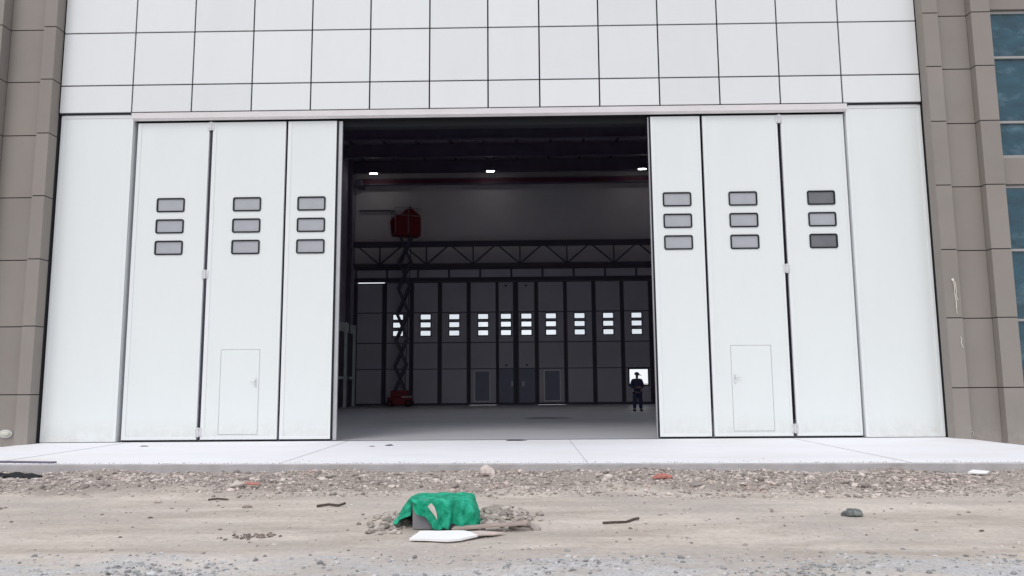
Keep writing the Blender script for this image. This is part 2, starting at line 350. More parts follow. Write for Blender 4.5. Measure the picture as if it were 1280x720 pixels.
# ------------------------------------------------------------------ hangar building
HB = thing('hangar', 'white clad aircraft hangar with an open folding doorway and dark interior', 'hangar', (-.87, 0, 0))
XG = [-11.33, -9.56, -8.09, -6.62, -5.17, -3.725, -2.265, -.835, .42, 1.87, 3.32, 4.77, 6.22, 7.71, 9.59]
ZG = [7.93, 8.63, 9.985, 11.35, 12.7, 14.05, 15.4]
b = B()
for i in range(len(XG)-1):
    for j in range(len(ZG)-1):
        b.box(XG[i]+(.018 if i else 0), XG[i+1]-.018, 0, .05, ZG[j]+.017, ZG[j+1]-.017, .004)
b.build('cladding', 'clad', HB)
B().box(-11.3, 9.56, .31, .44, 7.72, 8.4).box(-11.31, -9.55, .06, .31, 7.915, 8.3).box(7.8, 9.57, .06, .31, 7.915, 8.3).build('header', 'joint', HB)
B().box(-11.32, 9.58, .045, .14, 7.90, 15.6).build('backing_wall', 'joint', HB)
for x0, x1 in ((-11.31, -9.53), (7.79, 9.58)):
    b = B().box(x0, x1, 0.08, .3, 0.015, 7.905); o = b.build('side_panel', 'door', HB)
    b = B()
    for a0, a1, c0, c1 in ((x0, x0+.07, .02, 7.88), (x1-.07, x1, .02, 7.88), (x0+.07, x1-.07, 7.82, 7.90)): b.box(a0, a1, .066, .09, c0, c1, .003)
    b.build('edge_frame', 'edge', o)
B().prism([(-.012, 7.915), (.02, 7.915), (.12, 7.76), (.10, 7.745), (.02, 7.79)], -9.55, 7.80).build('lintel_trim', 'trim', HB)
B().box(-9.53, 7.79, .152, .45, 7.765, 8.2).box(-9.53, 7.79, .3, .55, 7.60, 7.765).build('gap_dark_box', 'rubber', HB)  # black boxes added to keep the gap above the leaves dark
B().box(-9.5, 7.78, .13, .20, .001, .006).build('floor_track', 'rubber', HB)
B().box(-11.3, 9.56, .45, .6, 7.7, 15.5).box(-11.3, -9.5, .3, .6, 0, 15.4).box(7.75, 9.56, .3, .6, 0, 15.4).build('front_wall', 'side', HB)
B().box(-10.85, -10.6, .6, 29.6, -.2, 15.4).build('side_wall', 'side', HB)
B().box(9.45, 9.7, .6, 29.6, -.2, 15.4).build('side_wall', 'side', HB)
B().box(-10.6, 9.45, 29.1, 29.18, 7.62, 15.3).build('rear_wall', 'rwall', HB)
b = B(); ya = .3
for yc in (3.5, 6.7, 9.9, 13.1, 30): b.box(-11, 9.8, ya, min(29.8, yc), 15.13, 15.4); ya = yc+1.3  # roof strips, with gaps left for the added skylights
b.box(-11, -9, 3.5, 14.4, 15.13, 15.4).box(8, 9.8, 3.5, 14.4, 15.13, 15.4) if False else None
b.build('roof', 'roof', HB)
for yc in (3.5, 6.7, 9.9, 13.1): B().box(-11, 9.8, yc, yc+1.3, 15.36, 15.38).build('added_skylight', 'clear', HB)  # unseen skylights, added to brighten the interior
for k in range(9):
    y = 2.2+k*3.2
    if y > 28: break
    b = B().box(-10.6, 9.45, y-.12, y+.12, 14.25, 14.29).box(-10.6, 9.45, y-.12, y+.12, 14.96, 15.0).box(-10.6, 9.45, y-.012, y+.012, 14.28, 14.97)
    b.build('roof_beam', 'steel', HB)
for k in range(11): B().box(-9.9+k*1.9, -9.8+k*1.9, .6, 29.1, 14.97, 15.12).build('purlin', 'steel', HB)
for k in range(5):
    y = 3+k*6
    for x in (-10.58, 9.2): B().box(x, x+.22, y-.15, y+.15, 0, 14.9).build('column', 'steel', HB)
# frame round the rear door, transom panels and guide truss
B().box(-10.6, 9.45, 28.98, 29.12, 7.62, 7.82).box(-10.6, -10.43, 29.0, 29.3, 0, 7.62).box(9.3, 9.45, 29.0, 29.3, 0, 7.62).build('door_frame', 'rframe', HB)
B().box(-10.6, 9.45, 28.99, 29.09, 8.42, 8.60).build('transom_rail', 'rframe', HB)
B().box(-10.55, 9.4, 29.075, 29.095, 7.82, 8.42).build('transom_backing', 'rframe', HB)
b = B()
for k in range(-6, 6):
    x = -.80+k*1.94
    if x < -10.6: x0 = -10.55
    b.box(max(-10.55, x-1.94+.06), x-.06, 29.04, 29.07, 7.89, 8.37)
b.build('transom_panel', 'rleaf', HB)
tr = B().box(-10.6, 9.45, 28.55, 28.78, 9.76, 10.10).build('guide_truss', 'rframe', HB)
B().box(-10.6, 9.45, 28.57, 28.76, 8.58, 8.70).build('lower_chord', 'rframe', tr, org=parent_origin(HB))
x = -10.4; k = 0
while x < 9.3:
    for d0, d1 in (((x, 9.9), (x+1.45, 8.65)), ((x+1.45, 8.65), (x+2.9, 9.9)), ((x+1.45, 8.65), (x+1.45, 9.9))):
        if d1[0] > 9.5: continue
        B().sq((d0[0], 28.66, d0[1]), (d1[0], 28.66, d1[1]), .075, .075).build('brace', 'rframe', tr, org=parent_origin(HB))
    x += 2.9

# ------------------------------------------------------------------ front door leaves
def pane_holes(cx, z0s, w_, h_):
    return [(cx-w_/2, cx+w_/2, z, z+h_) for z in z0s]
def holes_grid(x0, x1, z0, z1, rects):
    xs = sorted({x0, x1} | {r[0] for r in rects} | {r[1] for r in rects}); zs = sorted({z0, z1} | {r[2] for r in rects} | {r[3] for r in rects})
    H = set()
    for i in range(len(xs)-1):
        for j in range(len(zs)-1):
            cx, cz = (xs[i]+xs[i+1])/2, (zs[j]+zs[j+1])/2
            if any(r[0] < cx < r[1] and r[2] < cz < r[3] for r in rects): H.add((i, j))
    return xs, zs, H
def rrect(x0, x1, z0, z1, r, n=4):
    pts = []
    for cx, cz, a0 in ((x1-r, z0+r, -90), (x1-r, z1-r, 0), (x0+r, z1-r, 90), (x0+r, z0+r, 180)):
        for k in range(n+1):
            a = math.radians(a0+90*k/n); pts.append((cx+r*math.cos(a), cz+r*math.sin(a)))
    return pts
def ring(b, x0, x1, z0, z1, t, y0, y1, r=.05):
    o = rrect(x0, x1, z0, z1, r); i = rrect(x0+t, x1-t, z0+t, z1-t, max(.005, r-t)); n = len(o)
    vo0 = [b.bm.verts.new((x, y0, z)) for x, z in o]; vi0 = [b.bm.verts.new((x, y0, z)) for x, z in i]
    vo1 = [b.bm.verts.new((x, y1, z)) for x, z in o]; vi1 = [b.bm.verts.new((x, y1, z)) for x, z in i]
    for k in range(n):
        q = (k+1) % n
        b.bm.faces.new((vo0[k], vo0[q], vi0[q], vi0[k])); b.bm.faces.new((vi1[k], vi1[q], vo1[q], vo1[k]))
        b.bm.faces.new((vo0[q], vo0[k], vo1[k], vo1[q])); b.bm.faces.new((vi0[k], vi0[q], vi1[q], vi1[k]))
    return b
WZ = (4.43, 4.955, 5.48); Y0, Y1 = .15, .21
def front_leaf(x0, x1, wx, label, wick=None, panes=('gpane',)*3, ww=.66):
    L = thing('hangar_door_leaf', label, 'door leaf', ((x0+x1)/2, Y0, 0), group='tall white folding leaves of the front doorway')
    rects = pane_holes(wx, WZ, ww, .325)
    if wick: rects.append((wick[0], wick[1], .16, 2.14))
    b = B(); b.slab(*holes_grid(x0, x1, .045, 7.705, rects), Y0, Y1); b.build('panel', 'door', L)
    b = B(); b.box(x0, x0+.09, Y0-.012, Y0+.002, .05, 7.70, .003).box(x1-.05, x1, Y0-.012, Y0+.002, .05, 7.70, .003).box(x0+.09, x1-.05, Y0-.010, Y0+.002, .05, .12, .003).build('edge_frame', 'edge', L)
    B().box(x0+.01, x1-.01, Y0+.008, Y1-.005, .002, .045).build('gap_shade_strip', 'rubber', L)  # black strip fills the floor gap, standing in for its shade
    for k, r in enumerate(rects[:3]):
        f = ring(B(), r[0]-.012, r[1]+.012, r[2]-.012, r[3]+.012, .033, Y0-.018, Y0+.02).build('window', 'rubber', L)
        B().box(r[0]+.005, r[1]-.005, Y0+.004, Y0+.012, r[2]+.005, r[3]-.005).build('pane', panes[k], f, org=parent_origin(L))
        if panes[k] == 'tri': pass
    if wick:
        b = B().box(wick[0]+.008, wick[1]-.008, Y0-.006, Y1-.01, .168, 2.132, .004); d = b.build('wicket_door', 'door', L)
        s = 1 if wick[2] > (wick[0]+wick[1])/2 else -1; hx = wick[2]
        h = B().box(hx-.022, hx+.022, Y0-.018, Y0-.005, 1.25, 1.47, .004).bar((hx, Y0-.014, 1.40), (hx, Y0-.065, 1.40), .012).bar((hx+.01*s, Y0-.06, 1.40), (hx-.13*s, Y0-.06, 1.40), .011)
        h.build('handle', 'galv', d, org=parent_origin(L))
        fx = ring(B(), wick[0]-.012, wick[1]+.012, .148, 2.152, .014, Y0-.004, Y0+.004, .015); fx.build('door_surround', 'shade', L)  # thin grey outline, shadow of the wicket edge put into colour
    return L
def hinge(x, z, parent, h=.2):
    b = B(); 
    b.box(x-.075, x-.012, Y0-.03, Y0-.008, z-h/2, z+h/2, .004).box(x+.012, x+.075, Y0-.03, Y0-.008, z-h/2, z+h/2, .004).bar((x, Y0-.035, z-h/2-.01), (x, Y0-.035, z+h/2+.01), .022, 10)
    for dx in (-.045, .045):
        for dz in (-.06, .06): b.bar((x+dx, Y0-.03, z+dz), (x+dx, Y0-.042, z+dz), .010, 6)
    b.build('hinge', 'galv', parent)
l1 = front_leaf(-9.44, -7.678, -8.545, 'leftmost tall white door leaf, next to the plain white panel at the left')
l2 = front_leaf(-7.588, -5.795, -6.685, 'white door leaf with small wicket door, left of the open doorway', wick=(-7.175, -6.25, -6.33))
l3 = front_leaf(-5.735, -4.545, -5.12, 'narrow white door leaf bordering the opening on its left side')
l4 = front_leaf(3.10, 4.29, 3.68, 'narrow white door leaf bordering the opening on its right side')
l5 = front_leaf(4.355, 6.158, 5.25, 'white door leaf with small wicket door, right of the open doorway', wick=(4.80, 5.74, 4.875))
l6 = front_leaf(6.245, 7.745, 7.11, 'white door leaf with two darker panes, rightmost of the leaves', panes=('dpane', 'gpane', 'dpane'), ww=.64)
for z in (.22, 3.94, 7.60): hinge(-7.632, z, l1); hinge(6.20, z, l6)
for L, x0, x1, cx0, cx1 in ((l3, -4.543, -4.50, -4.50, -4.41), (l4, 3.06, 3.098, 3.035, 3.06)):
    B().box(x0, x1, Y0-.01, Y1+.02, .03, 7.70).build('rubber_seal', 'rubber', L)
    B().box(cx0, cx1, Y0+.02, Y0+.10, .02, 7.70).build('guide_channel', 'chan', L)

# ------------------------------------------------------------------ rear door leaves
YR = 29.2
BD = [-10.45, -8.68, -7.0, -5.25, -3.47, -1.71, -.54, .73, 2.51, 4.29, 6.03, 7.8, 9.32]
PX = [(-10.4, -8.86), (-8.56, -7.15), (-6.88, -5.40), (-5.12, -3.60), (-3.34, -1.80), (-1.60, -.72), (-.38, .60), (.86, 2.40), (2.64, 4.15), (4.42, 5.90), (6.16, 7.66), (7.94, 9.2)]
RL = ['windowless dim grey leaf in the left back corner of the hangar',
 'dim grey back wall leaf standing right behind the red scissor lift',
 'dim grey back wall leaf just right of the red scissor lift',
 'dim grey back wall leaf between the lift side and the left pale outlined wicket door',
 'dim grey back wall leaf holding the left pale outlined wicket door',
 'narrow back wall leaf with slate blue lower door, left of the centre seam',
 'narrow back wall leaf with slate blue lower door, right of the centre seam',
 'dim grey back wall leaf holding the right pale outlined wicket door',
 'dim grey back wall leaf just right of the right pale outlined wicket door',
 'dim grey back wall leaf just left of the one with the bright open hatch',
 'dim grey back wall leaf with a bright square hatch behind the person',
 'back wall leaf mostly hidden behind the right front door leaf']
for k in range(12):
    x0, x1 = BD[k]+.01, BD[k+1]-.01; p0, p1 = PX[k]; cx = (p0+p1)/2
    L = thing('rear_door_leaf', RL[k], 'door leaf', ((x0+x1)/2, YR, 0), group='closed leaves of the rear hangar doors')
    rects = [] if k == 0 else pane_holes(cx, (4.27, 4.79, 5.28), .62, .31)
    hatch = None
    if k == 10: hatch = (6.38, 7.52, 1.16, 2.12); rects.append(hatch)
    ztop = 7.575 if k == 0 else 7.70
    zb = .016 if k in (4, 7) else .002
    B().slab(*holes_grid(x0, x1, zb, ztop, rects), YR, YR+.07).build('leaf_frame', 'rframe', L)
    B().box(x0-.06, x0+.04, YR+.075, YR+.095, .0, 7.7).build('daylight_block_strip', 'rubber', L)  # added behind the seam to block slivers of daylight
    for (za, zc) in ((.14, 2.19), (2.24, 3.80), (3.86, 5.68), (5.74, 7.50 if k == 0 else 7.56)):
        rr = [r for r in rects if za < r[2] and r[3] < zc]
        m = 'rdark' if (k in (5, 6) and za < 1) else 'rleaf'
        q0, q1 = (p0, p1)
        pn = B().slab(*holes_grid(q0, q1, za, zc, rr), YR-.03, YR-.001).build('lower_door' if m == 'rdark' else 'panel', m, L)
        if m == 'rdark':
            hx = -.80 if k == 5 else -.12
            B().box(hx-.05, hx+.05, YR-.05, YR-.03, 1.12, 1.42, .01).bar((hx, YR-.05, 1.3), (hx, YR-.10, 1.3), .03).build('handle', 'white', pn, org=parent_origin(L))
    for r in rects[:3] if k else []:
        f = ring(B(), r[0]-.05, r[1]+.05, r[2]-.05, r[3]+.05, .06, YR-.05, YR-.025, .05).build('window', 'rubber', L)
        B().box(r[0], r[1], YR+.02, YR+.026, r[2], r[3]).build('pane', 'clear', f, org=parent_origin(L))
    if hatch:
        ring(B(), hatch[0]-.07, hatch[1]+.07, hatch[2]-.07, hatch[3]+.07, .08, YR-.06, YR-.02, .01).build('hatch_frame', 'rubber', L)
    if k in (4, 7):
        wx = (-3.14, -2.13) if k == 4 else (1.14, 2.18)
        d = B().box(wx[0]+.06, wx[1]-.06, YR-.045, YR-.031, .26, 2.05).build('wicket_door', 'rdark', L)
        ring(B(), wx[0], wx[1], .20, 2.12, .07, YR-.06, YR-.03, .01).build('door_surround', 'white', L)
    if k in (5, 6):
        B().bar((cx, YR-.03, 2.42), (cx, YR-.09, 2.42), .06, 10).bar((cx, YR-.03, 7.35), (cx, YR-.09, 7.35), .06, 10).build('bolt', 'rubber', L)

# ------------------------------------------------------------------ neighbouring clad walls
ZJ = [-.3, 1.12, 2.70, 4.28, 5.80, 7.34, 8.69, 10.03, 11.38, 12.72, 14.07, 15.4]
def courses(b, x0, x1, y, thick=.1, zj=ZJ, dz=0, g=.011):
    for a, c in zip(zj, zj[1:]): b.box(x0, x1, y, y+thick, a+g+dz, c-g+dz, .006)
LW = thing('clad_wall', 'taupe stone clad ribbed wall at the left of the white hangar', 'wall', (-13, 0, 0))
b = B(); courses(b, -11.67, -11.365, -.30, .32); courses(b, -12.60, -11.675, -.12, .2); courses(b, -13.2, -12.61, -.42, .44); courses(b, -16.5, -13.21, -.12, .2)
b.build('cladding', 'tan', LW)
B().box(-16.5, -11.38, -.285, .2, -.3, 15.4).build('wall_core', 'joint', LW) if False else B().box(-11.66, -11.375, -.28, .2, -.3, 15.4).box(-16.5, -11.66, -.10, .2, -.3, 15.4).box(-13.19, -12.62, -.40, -.1, -.3, 15.4).build('wall_core', 'joint', LW)
RW = thing('clad_wall', 'taupe stone clad wall with blue windows at the right of the hangar', 'wall', (13, 0, 0))
b = B(); courses(b, 9.605, 9.97, -.30, .32); courses(b, 9.975, 10.74, -.12, .2); courses(b, 10.745, 11.2, -.32, .34)
b.box(11.205, 16.5, -.05, .2, -.3, .95).box(11.205, 16.5, -.05, .2, 5.87, 6.50, .006).box(11.205, 16.5, -.05, .2, 10.22, 15.4, .006)
b.build('cladding', 'tan', RW); B().box(9.596, 9.603, -.305, -.001, -.3, 15.4).build('flashing', 'tan', RW)
B().box(9.615, 9.96, -.28, .2, -.3, 15.4).box(9.96, 11.19, -.10, .2, -.3, 15.4).box(10.755, 11.19, -.30, -.1, -.3, 15.4).build('wall_core', 'joint', RW)
for z0, z1, ms in ((.95, 5.85, (2.66, 4.30)), (6.52, 10.2, (7.40, 9.02))):
    wdw = B().box(11.2, 16.5, .02, .1, z0, z0+.07).box(11.2, 16.5, .02, .1, z1-.06, z1)
    for mz in ms: wdw.box(11.2, 16.5, .0, .1, mz-.028, mz+.028)
    for xx in (13.2, 15.2): wdw.box(xx, xx+.06, .012, .1, z0+.07, z1-.06)
    wo = wdw.build('window', 'alu', RW)
    zz = [z0+.06]+list(ms)+[z1-.05]
    for a, c in zip(zz, zz[1:]): B().box(11.2, 16.4, .06, .08, a, c).build('pane', 'glass', wo, org=parent_origin(RW))
# small fittings on those walls
t = thing('wall_lamp', 'small oval cream bulkhead lamp low on the left taupe wall', 'lamp', (-11.93, -.12, .21))
b = B(); bmesh.ops.create_uvsphere(b.bm, u_segments=20, v_segments=12, radius=1, matrix=Matrix.Translation((-11.98, -.15, .23)) @ Matrix.Diagonal((.13, .07, .07, 1)))
b.build('lamp_cover', 'cream', t, smooth=True)
b = B(); bmesh.ops.create_cone(b.bm, cap_ends=True, segments=24, radius1=1, radius2=1, depth=1, matrix=Matrix.Translation((-11.98, -.135, .23)) @ Matrix.Rotation(math.pi/2, 4, 'X') @ Matrix.Diagonal((.155, .095, .035, 1))); b.build('lamp_base', 'galv', t)
t = thing('wall_socket', 'tiny round black hose socket low on the right taupe wall', 'socket', (10.01, -.3, .06))
B().bar((10.03, -.12, .10), (10.03, -.155, .10), .055, 16).build('socket_ring', 'galv', t); B().bar((10.03, -.15, .10), (10.03, -.165, .10), .038, 16).build('socket_hole', 'rubber', t)
pts = []
for k in range(19):
    s = k/18; pts.append(Vector((9.80+.09*s+.015*math.sin(s*7)+.008*math.sin(s*19), -.32-.012*math.sin(s*14), 3.56-1.15*s)))
b = B().tube(pts[:11], .008)
b.tube([p+Vector((.03+.01*math.sin(i*2), -.008, -.01)) for i, p in enumerate(pts[:8])], .006); b.tube(pts[10:13], .005)
b.box(9.78, 9.83, -.335, -.30, 3.55, 3.60, .008)
tag(b.build('hanging_cord', 'cord', org=(9.8, -.3, 3.5)), 'thin frayed pale cord hanging down the right taupe wall', 'cord')
b = B().tube([Vector((9.88, -.31, 2.28)), Vector((9.90, -.315, 2.2)), Vector((9.885, -.31, 2.14)), Vector((9.92, -.315, 2.02))], .006)
tag(b.build('cord_scrap', 'cord', org=(9.9, -.3, 2.2)), 'short loose end of pale cord below the frayed hanging cord', 'cord')

# ------------------------------------------------------------------ inside the hangar
t = thing('overhead_crane', 'dark red overhead crane girder under the hangar roof at the back wall', 'crane', (-.6, 28.45, 13.5))
B().box(-10.3, 9.2, 28.36, 28.54, 13.72, 14.0).build('girder', 'dred', t); B().box(-10.3, 9.2, 28.30, 28.60, 13.66, 13.72).box(-10.3, 9.2, 28.30, 28.60, 14.0, 14.05).build('flange', 'steel', t)
for x in (-10.3, 9.0): B().box(x-.1, x+.3, 27.9, 29.0, 13.5, 13.9, .02).build('end_truck', 'steel', t)
t0 = None
for (x, y, lb) in ((-9.1, 27.1, 'small glowing ceiling lamp, leftmost of the three in the hangar'), (-1.98, 26.9, 'small glowing ceiling lamp, middle of the three in the hangar'), (7.15, 26.8, 'small glowing ceiling lamp beside the right edge of the doorway')):
    t = thing('ceiling_lamp', lb, 'lamp', (x, y, 14.0), group='ceiling lamps in the hangar')
    B().box(x-.32, x+.32, y-.12, y+.12, 14.05, 14.12, .01).bar((x-.2, y, 14.1), (x-.2, y, 14.96), .012).bar((x+.2, y, 14.1), (x+.2, y, 14.96), .012).build('housing', 'steel', t)
    B().box(x-.22, x+.22, y-.04, y+.04, 14.01, 14.05, .01).build('diffuser', 'lampon', t)
# scissor lift
LX, LY = -7.38, 27.9
t = thing('scissor_lift', 'red scissor lift raised high at the back left of the hangar', 'lift', (LX, LY, 0))
base = B().box(LX-.80, LX+.62, LY-.42, LY+.42, .10, .55, .03).box(LX-.60, LX+.42, LY-.40, LY+.40, .55, .95, .06).build('chassis', 'red', t)
B().box(LX+.05, LX+.66, LY-.45, LY+.45, .52, .60, .01).build('step', 'chan', base, org=parent_origin(t))
for sx in (-.62, .46):
    for sy in (-.42, .42):
        wh = B().bar((LX+sx, LY+sy-.08, .20), (LX+sx, LY+sy+.08, .20), .20, 20).build('wheel', 'tyre', t)
        B().bar((LX+sx, LY+sy-.09, .20), (LX+sx, LY+sy+.09, .20), .09, 12).build('rim', 'red', wh, org=parent_origin(t))
NS = 6; z0 = .85; hs = (10.25-z0)/NS; hw = .34
for s in range(NS):
    za, zc = z0+s*hs, z0+(s+1)*hs
    hx = LX-.05+.35*s/NS*0; cxx = LX-.1+.16*s/NS*2
    for dy in (-.3, .3):
        if dy > 0: B().sq((cxx+hw*.75, LY+dy, za), (cxx+hw*.75, LY+dy, zc), .05, .05).build('hose_guide', 'steel', t)
        B().sq((cxx-hw, LY+dy, za), (cxx+hw, LY+dy, zc), .11, .12).build('scissor_arm', 'steel', t)
        B().sq((cxx+hw, LY+dy*.8, za), (cxx-hw, LY+dy*.8, zc), .11, .12).build('scissor_arm', 'steel', t)
    B().bar((cxx, LY-.36, (za+zc)/2), (cxx, LY+.36, (za+zc)/2), .045).bar((cxx-hw, LY-.33, zc), (cxx-hw, LY+.33, zc), .04).bar((cxx+hw, LY-.33, zc), (cxx+hw, LY+.33, zc), .04).build('cross_rod', 'steel', t)
PXc = LX+.22
def rot(p, a=math.radians(24)):
    d = Vector(p)-Vector((PXc, LY, p[2])); return Vector((PXc+d.x*math.cos(a)-d.y*math.sin(a), LY+d.x*math.sin(a)+d.y*math.cos(a), p[2]))
b = B(); b.box(PXc-.85, PXc+.75, LY-.45, LY+.45, 10.28, 10.46, .02)
for v in b.bm.verts: v.co = rot(v.co)
b.build('platform', 'red', t)
b = B()      # canvas sides of the basket, peaked at the middle
prof = [(-.85, 10.46), (.75, 10.46), (.72, 11.55), (.42, 11.75), (.05, 12.1), (-.30, 11.65), (-.85, 11.45), (-.95, 11.2)]
for yy, s in ((LY-.46, .015), (LY+.44, .015)):
    a = [b.bm.verts.new(rot((PXc+x, yy, z))) for x, z in prof]; c = [b.bm.verts.new(rot((PXc+x, yy+s, z))) for x, z in prof]
    b.bm.faces.new(a); b.bm.faces.new(c[::-1])
    for i in range(len(a)): b.bm.faces.new((a[i], c[i], c[(i+1) % len(a)], a[(i+1) % len(a)]))
bmesh.ops.recalc_face_normals(b.bm, faces=b.bm.faces[:]); b.build('basket_side', 'red', t)
b = B()
for z in (11.5, 11.95): b.tube([rot((PXc+x, LY+y, z)) for x, y in ((-.85, -.48), (.75, -.48), (.75, .48), (-.85, .48), (-.85, -.48))], .022)
for x, y in ((-.85, -.48), (.75, -.48), (.75, .48), (-.85, .48), (-.05, -.48), (-.05, .48)): b.bar(rot((PXc+x, LY+y, 10.4)), rot((PXc+x, LY+y, 11.95)), .022)
b.build('guard_rail', 'chan', t)
# frame of a side gate in the left wall
t = thing('side_gate', 'pale grey green gate frame on the left inner wall of the hangar', 'gate', (-10.5, 27.4, 0))
b = B()
for y in (23.4, 26.4, 28.6): b.box(-10.58, -10.36, y-.10, y+.10, 0, 4.9)
b.box(-10.58, -10.38, 23.5, 28.5, 4.35, 4.85).box(-10.57, -10.40, 23.5, 28.5, 1.62, 1.78).build('gate_frame', 'ggrey', t)
B().box(-10.575, -10.50, 23.5, 28.5, .05, 4.35).build('gate_panel', 'rframe', t)
b = B(); b.bar((-10.3, 28.95, 12.15), (-8.1, 28.95, 12.15), .06, 10); b.bar((-10.3, 29.1, 12.15), (-10.3, 28.9, 12.15), .05); b.bar((-8.3, 29.1, 12.15), (-8.3, 28.9, 12.15), .05)
tag(b.build('wall_pipe', 'steel', org=(-9, 28.95, 12.15)), 'short dark pipe high on the back wall left of the lift basket', 'pipe')
def blob(name, x, y, z, a, b_, h, m, label, cat, rz=0, seed=0, flat=False, n=2):
    q = B(); bmesh.ops.create_icosphere(q.bm, subdivisions=n, radius=1)
    for v in q.bm.verts:
        k = 1+.38*noise.noise(v.co*1.3+Vector((seed, 0, 0)))+.15*noise.noise(v.co*3.3+Vector((0, seed, 0)))
        v.co = v.co*k; v.co.z = max(v.co.z, -.3)
        v.co = Vector((v.co.x*a, v.co.y*b_, v.co.z*h))
    bmesh.ops.rotate(q.bm, verts=q.bm.verts, matrix=Matrix.Rotation(rz, 3, 'Z')); bmesh.ops.translate(q.bm, verts=q.bm.verts, vec=(x, y, z))
    return tag(q.build(name, m, org=(x, y, z)), label, cat)
blob('floor_rag', .8, 10.8, .006, .85, .12, .035, 'steel', 'flat dark strip of rag on the hangar floor', 'rag', .05, 4)
blob('drain_cover', -.22, -.12, .003, .24, .05, .02, 'rubber', 'dark scrap lying on the door sill in the middle of the doorway', 'scrap', 0, 6)
blob('apron_scrap', -2.9, -1.3, .003, .09, .045, .02, 'rubber', 'small dark scrap on the apron just left of the open doorway', 'scrap', .2, 7)
blob('apron_scrap', -3.24, -1.5, .003, .06, .04, .012, 'steel', 'tiny grey fleck beside the small dark scrap on the apron', 'scrap', .2, 8)
blob('apron_scrap', -8.27, -1.1, .003, .10, .04, .015, 'rubber', 'small dark scrap on the apron below the leftmost door leaf', 'scrap', .1, 9)

# ------------------------------------------------------------------ person
def skin_obj(name, joints, edges, m, parent, root=0, sub=2):
    me = bpy.data.meshes.new(name); me.from_pydata([j[0] for j in joints], edges, []); o = link(name, me, m, parent)
    sk = o.modifiers.new('Skin', 'SKIN'); sk.use_smooth_shade = True
    for i, j in enumerate(joints):
        r = j[1]; me.skin_vertices[0].data[i].radius = (r, r) if not isinstance(r, tuple) else r
        me.skin_vertices[0].data[i].use_root = (i == root)
    su = o.modifiers.new('Sub', 'SUBSURF'); su.levels = sub; su.render_levels = sub
    return o
P0 = thing('person', 'person in navy work clothes and cap standing in front of the bright hatch', 'person', (5.12, 17.42, 0), math.radians(12))
# faces -Y, towards the doorway; elbows bent, hands together at the belly
J = [((0, 0, .93), (.11, .08)), ((0, 0, 1.12), (.10, .075)), ((0, .01, 1.33), (.11, .075)), ((0, .01, 1.44), (.06, .05)), ((0, 0, 1.52), .05),
     ((0, -.005, 1.62), (.075, .09)), ((.01, -.005, 1.70), (.07, .085)),
     ((.19, .01, 1.39), .06), ((.285, .03, 1.13), .045), ((.12, -.20, 1.06), .034), ((.05, -.235, 1.07), .028),
     ((-.19, .01, 1.39), .06), ((-.285, .03, 1.13), .045), ((-.12, -.20, 1.06), .034), ((-.05, -.235, 1.09), .028),
     ((.10, 0, .86), .088), ((.135, -.01, .48), .06), ((.16, .02, .09), .042), ((.175, -.12, .035), .034),
     ((-.10, 0, .86), .088), ((-.13, -.01, .48), .06), ((-.15, .02, .09), .042), ((-.165, -.12, .035), .034)]
E_ = [(0, 1), (1, 2), (2, 3), (3, 4), (4, 5), (5, 6), (2, 7), (7, 8), (8, 9), (9, 10), (2, 11), (11, 12), (12, 13), (13, 14), (0, 15), (15, 16), (16, 17), (17, 18), (0, 19), (19, 20), (20, 21), (21, 22)]
for s, hi in ((1, 10), (-1, 14)):
    hp = J[hi][0]
    for f in range(4):
        i0 = len(J); zz = hp[2]+.03-.022*f; ln = (.035, .042, .04, .03)[f]
        J += [((hp[0]-s*.02, hp[1]-.01, zz), .009), ((hp[0]-s*(.03+ln), hp[1]-.02, zz-.004), .008), ((hp[0]-s*(.035+ln*1.4), hp[1]+.005, zz-.01), .007)]
        E_ += [(hi, i0), (i0, i0+1), (i0+1, i0+2)]
    i0 = len(J); J += [((hp[0]+s*.0, hp[1]-.01, hp[2]+.04), .010), ((hp[0]-s*.025, hp[1]-.02, hp[2]+.065), .009)]; E_ += [(hi, i0), (i0, i0+1)]
body = skin_obj('body', J, E_, 'skin', P0)
JK = [((0, 0, .82), (.20, .14)), ((0, 0, 1.10), (.19, .14)), ((0, .01, 1.36), (.20, .14)), ((0, .01, 1.50), (.10, .09)),
      ((.20, .01, 1.385), .09), ((.295, .035, 1.13), .075), ((.13, -.20, 1.06), .06), ((-.20, .01, 1.385), .09), ((-.295, .035, 1.13), .075), ((-.13, -.20, 1.06), .06)]
skin_obj('jacket', JK, [(0, 1), (1, 2), (2, 3), (2, 4), (4, 5), (5, 6), (2, 7), (7, 8), (8, 9)], 'navy', P0)
TR = [((0, 0, .92), (.165, .125)), ((.10, 0, .82), .125), ((.135, -.01, .48), .10), ((.16, .02, .10), .078), ((-.10, 0, .82), .125), ((-.13, -.01, .48), .10), ((-.15, .02, .10), .078)]
skin_obj('trousers', TR, [(0, 1), (1, 2), (2, 3), (0, 4), (4, 5), (5, 6)], 'navy', P0)
for s in (1, -1):
    q = B(); q.box(-.05, .05, -.16, .08, 0, .09, .03)
    bmesh.ops.translate(q.bm, verts=q.bm.verts, vec=(.165*s-.005, 0, 0)); q.build('shoe', 'black', P0, org=(0, 0, 0))
q = B(); bmesh.ops.create_uvsphere(q.bm, u_segments=20, v_segments=12, radius=1, matrix=Matrix.Translation((.0, 0, 1.655)) @ Matrix.Diagonal((.125, .145, .125, 1)))
bmesh.ops.delete(q.bm, geom=[v for v in q.bm.verts if v.co.z < 1.64], context='VERTS')
r = bmesh.ops.create_cone(q.bm, cap_ends=True, segments=20, radius1=1, radius2=1, depth=1, matrix=Matrix.Translation((.045, -.045, 1.652)) @ Matrix.Rotation(.22, 4, 'Y') @ Matrix.Diagonal((.15, .165, .014, 1)))
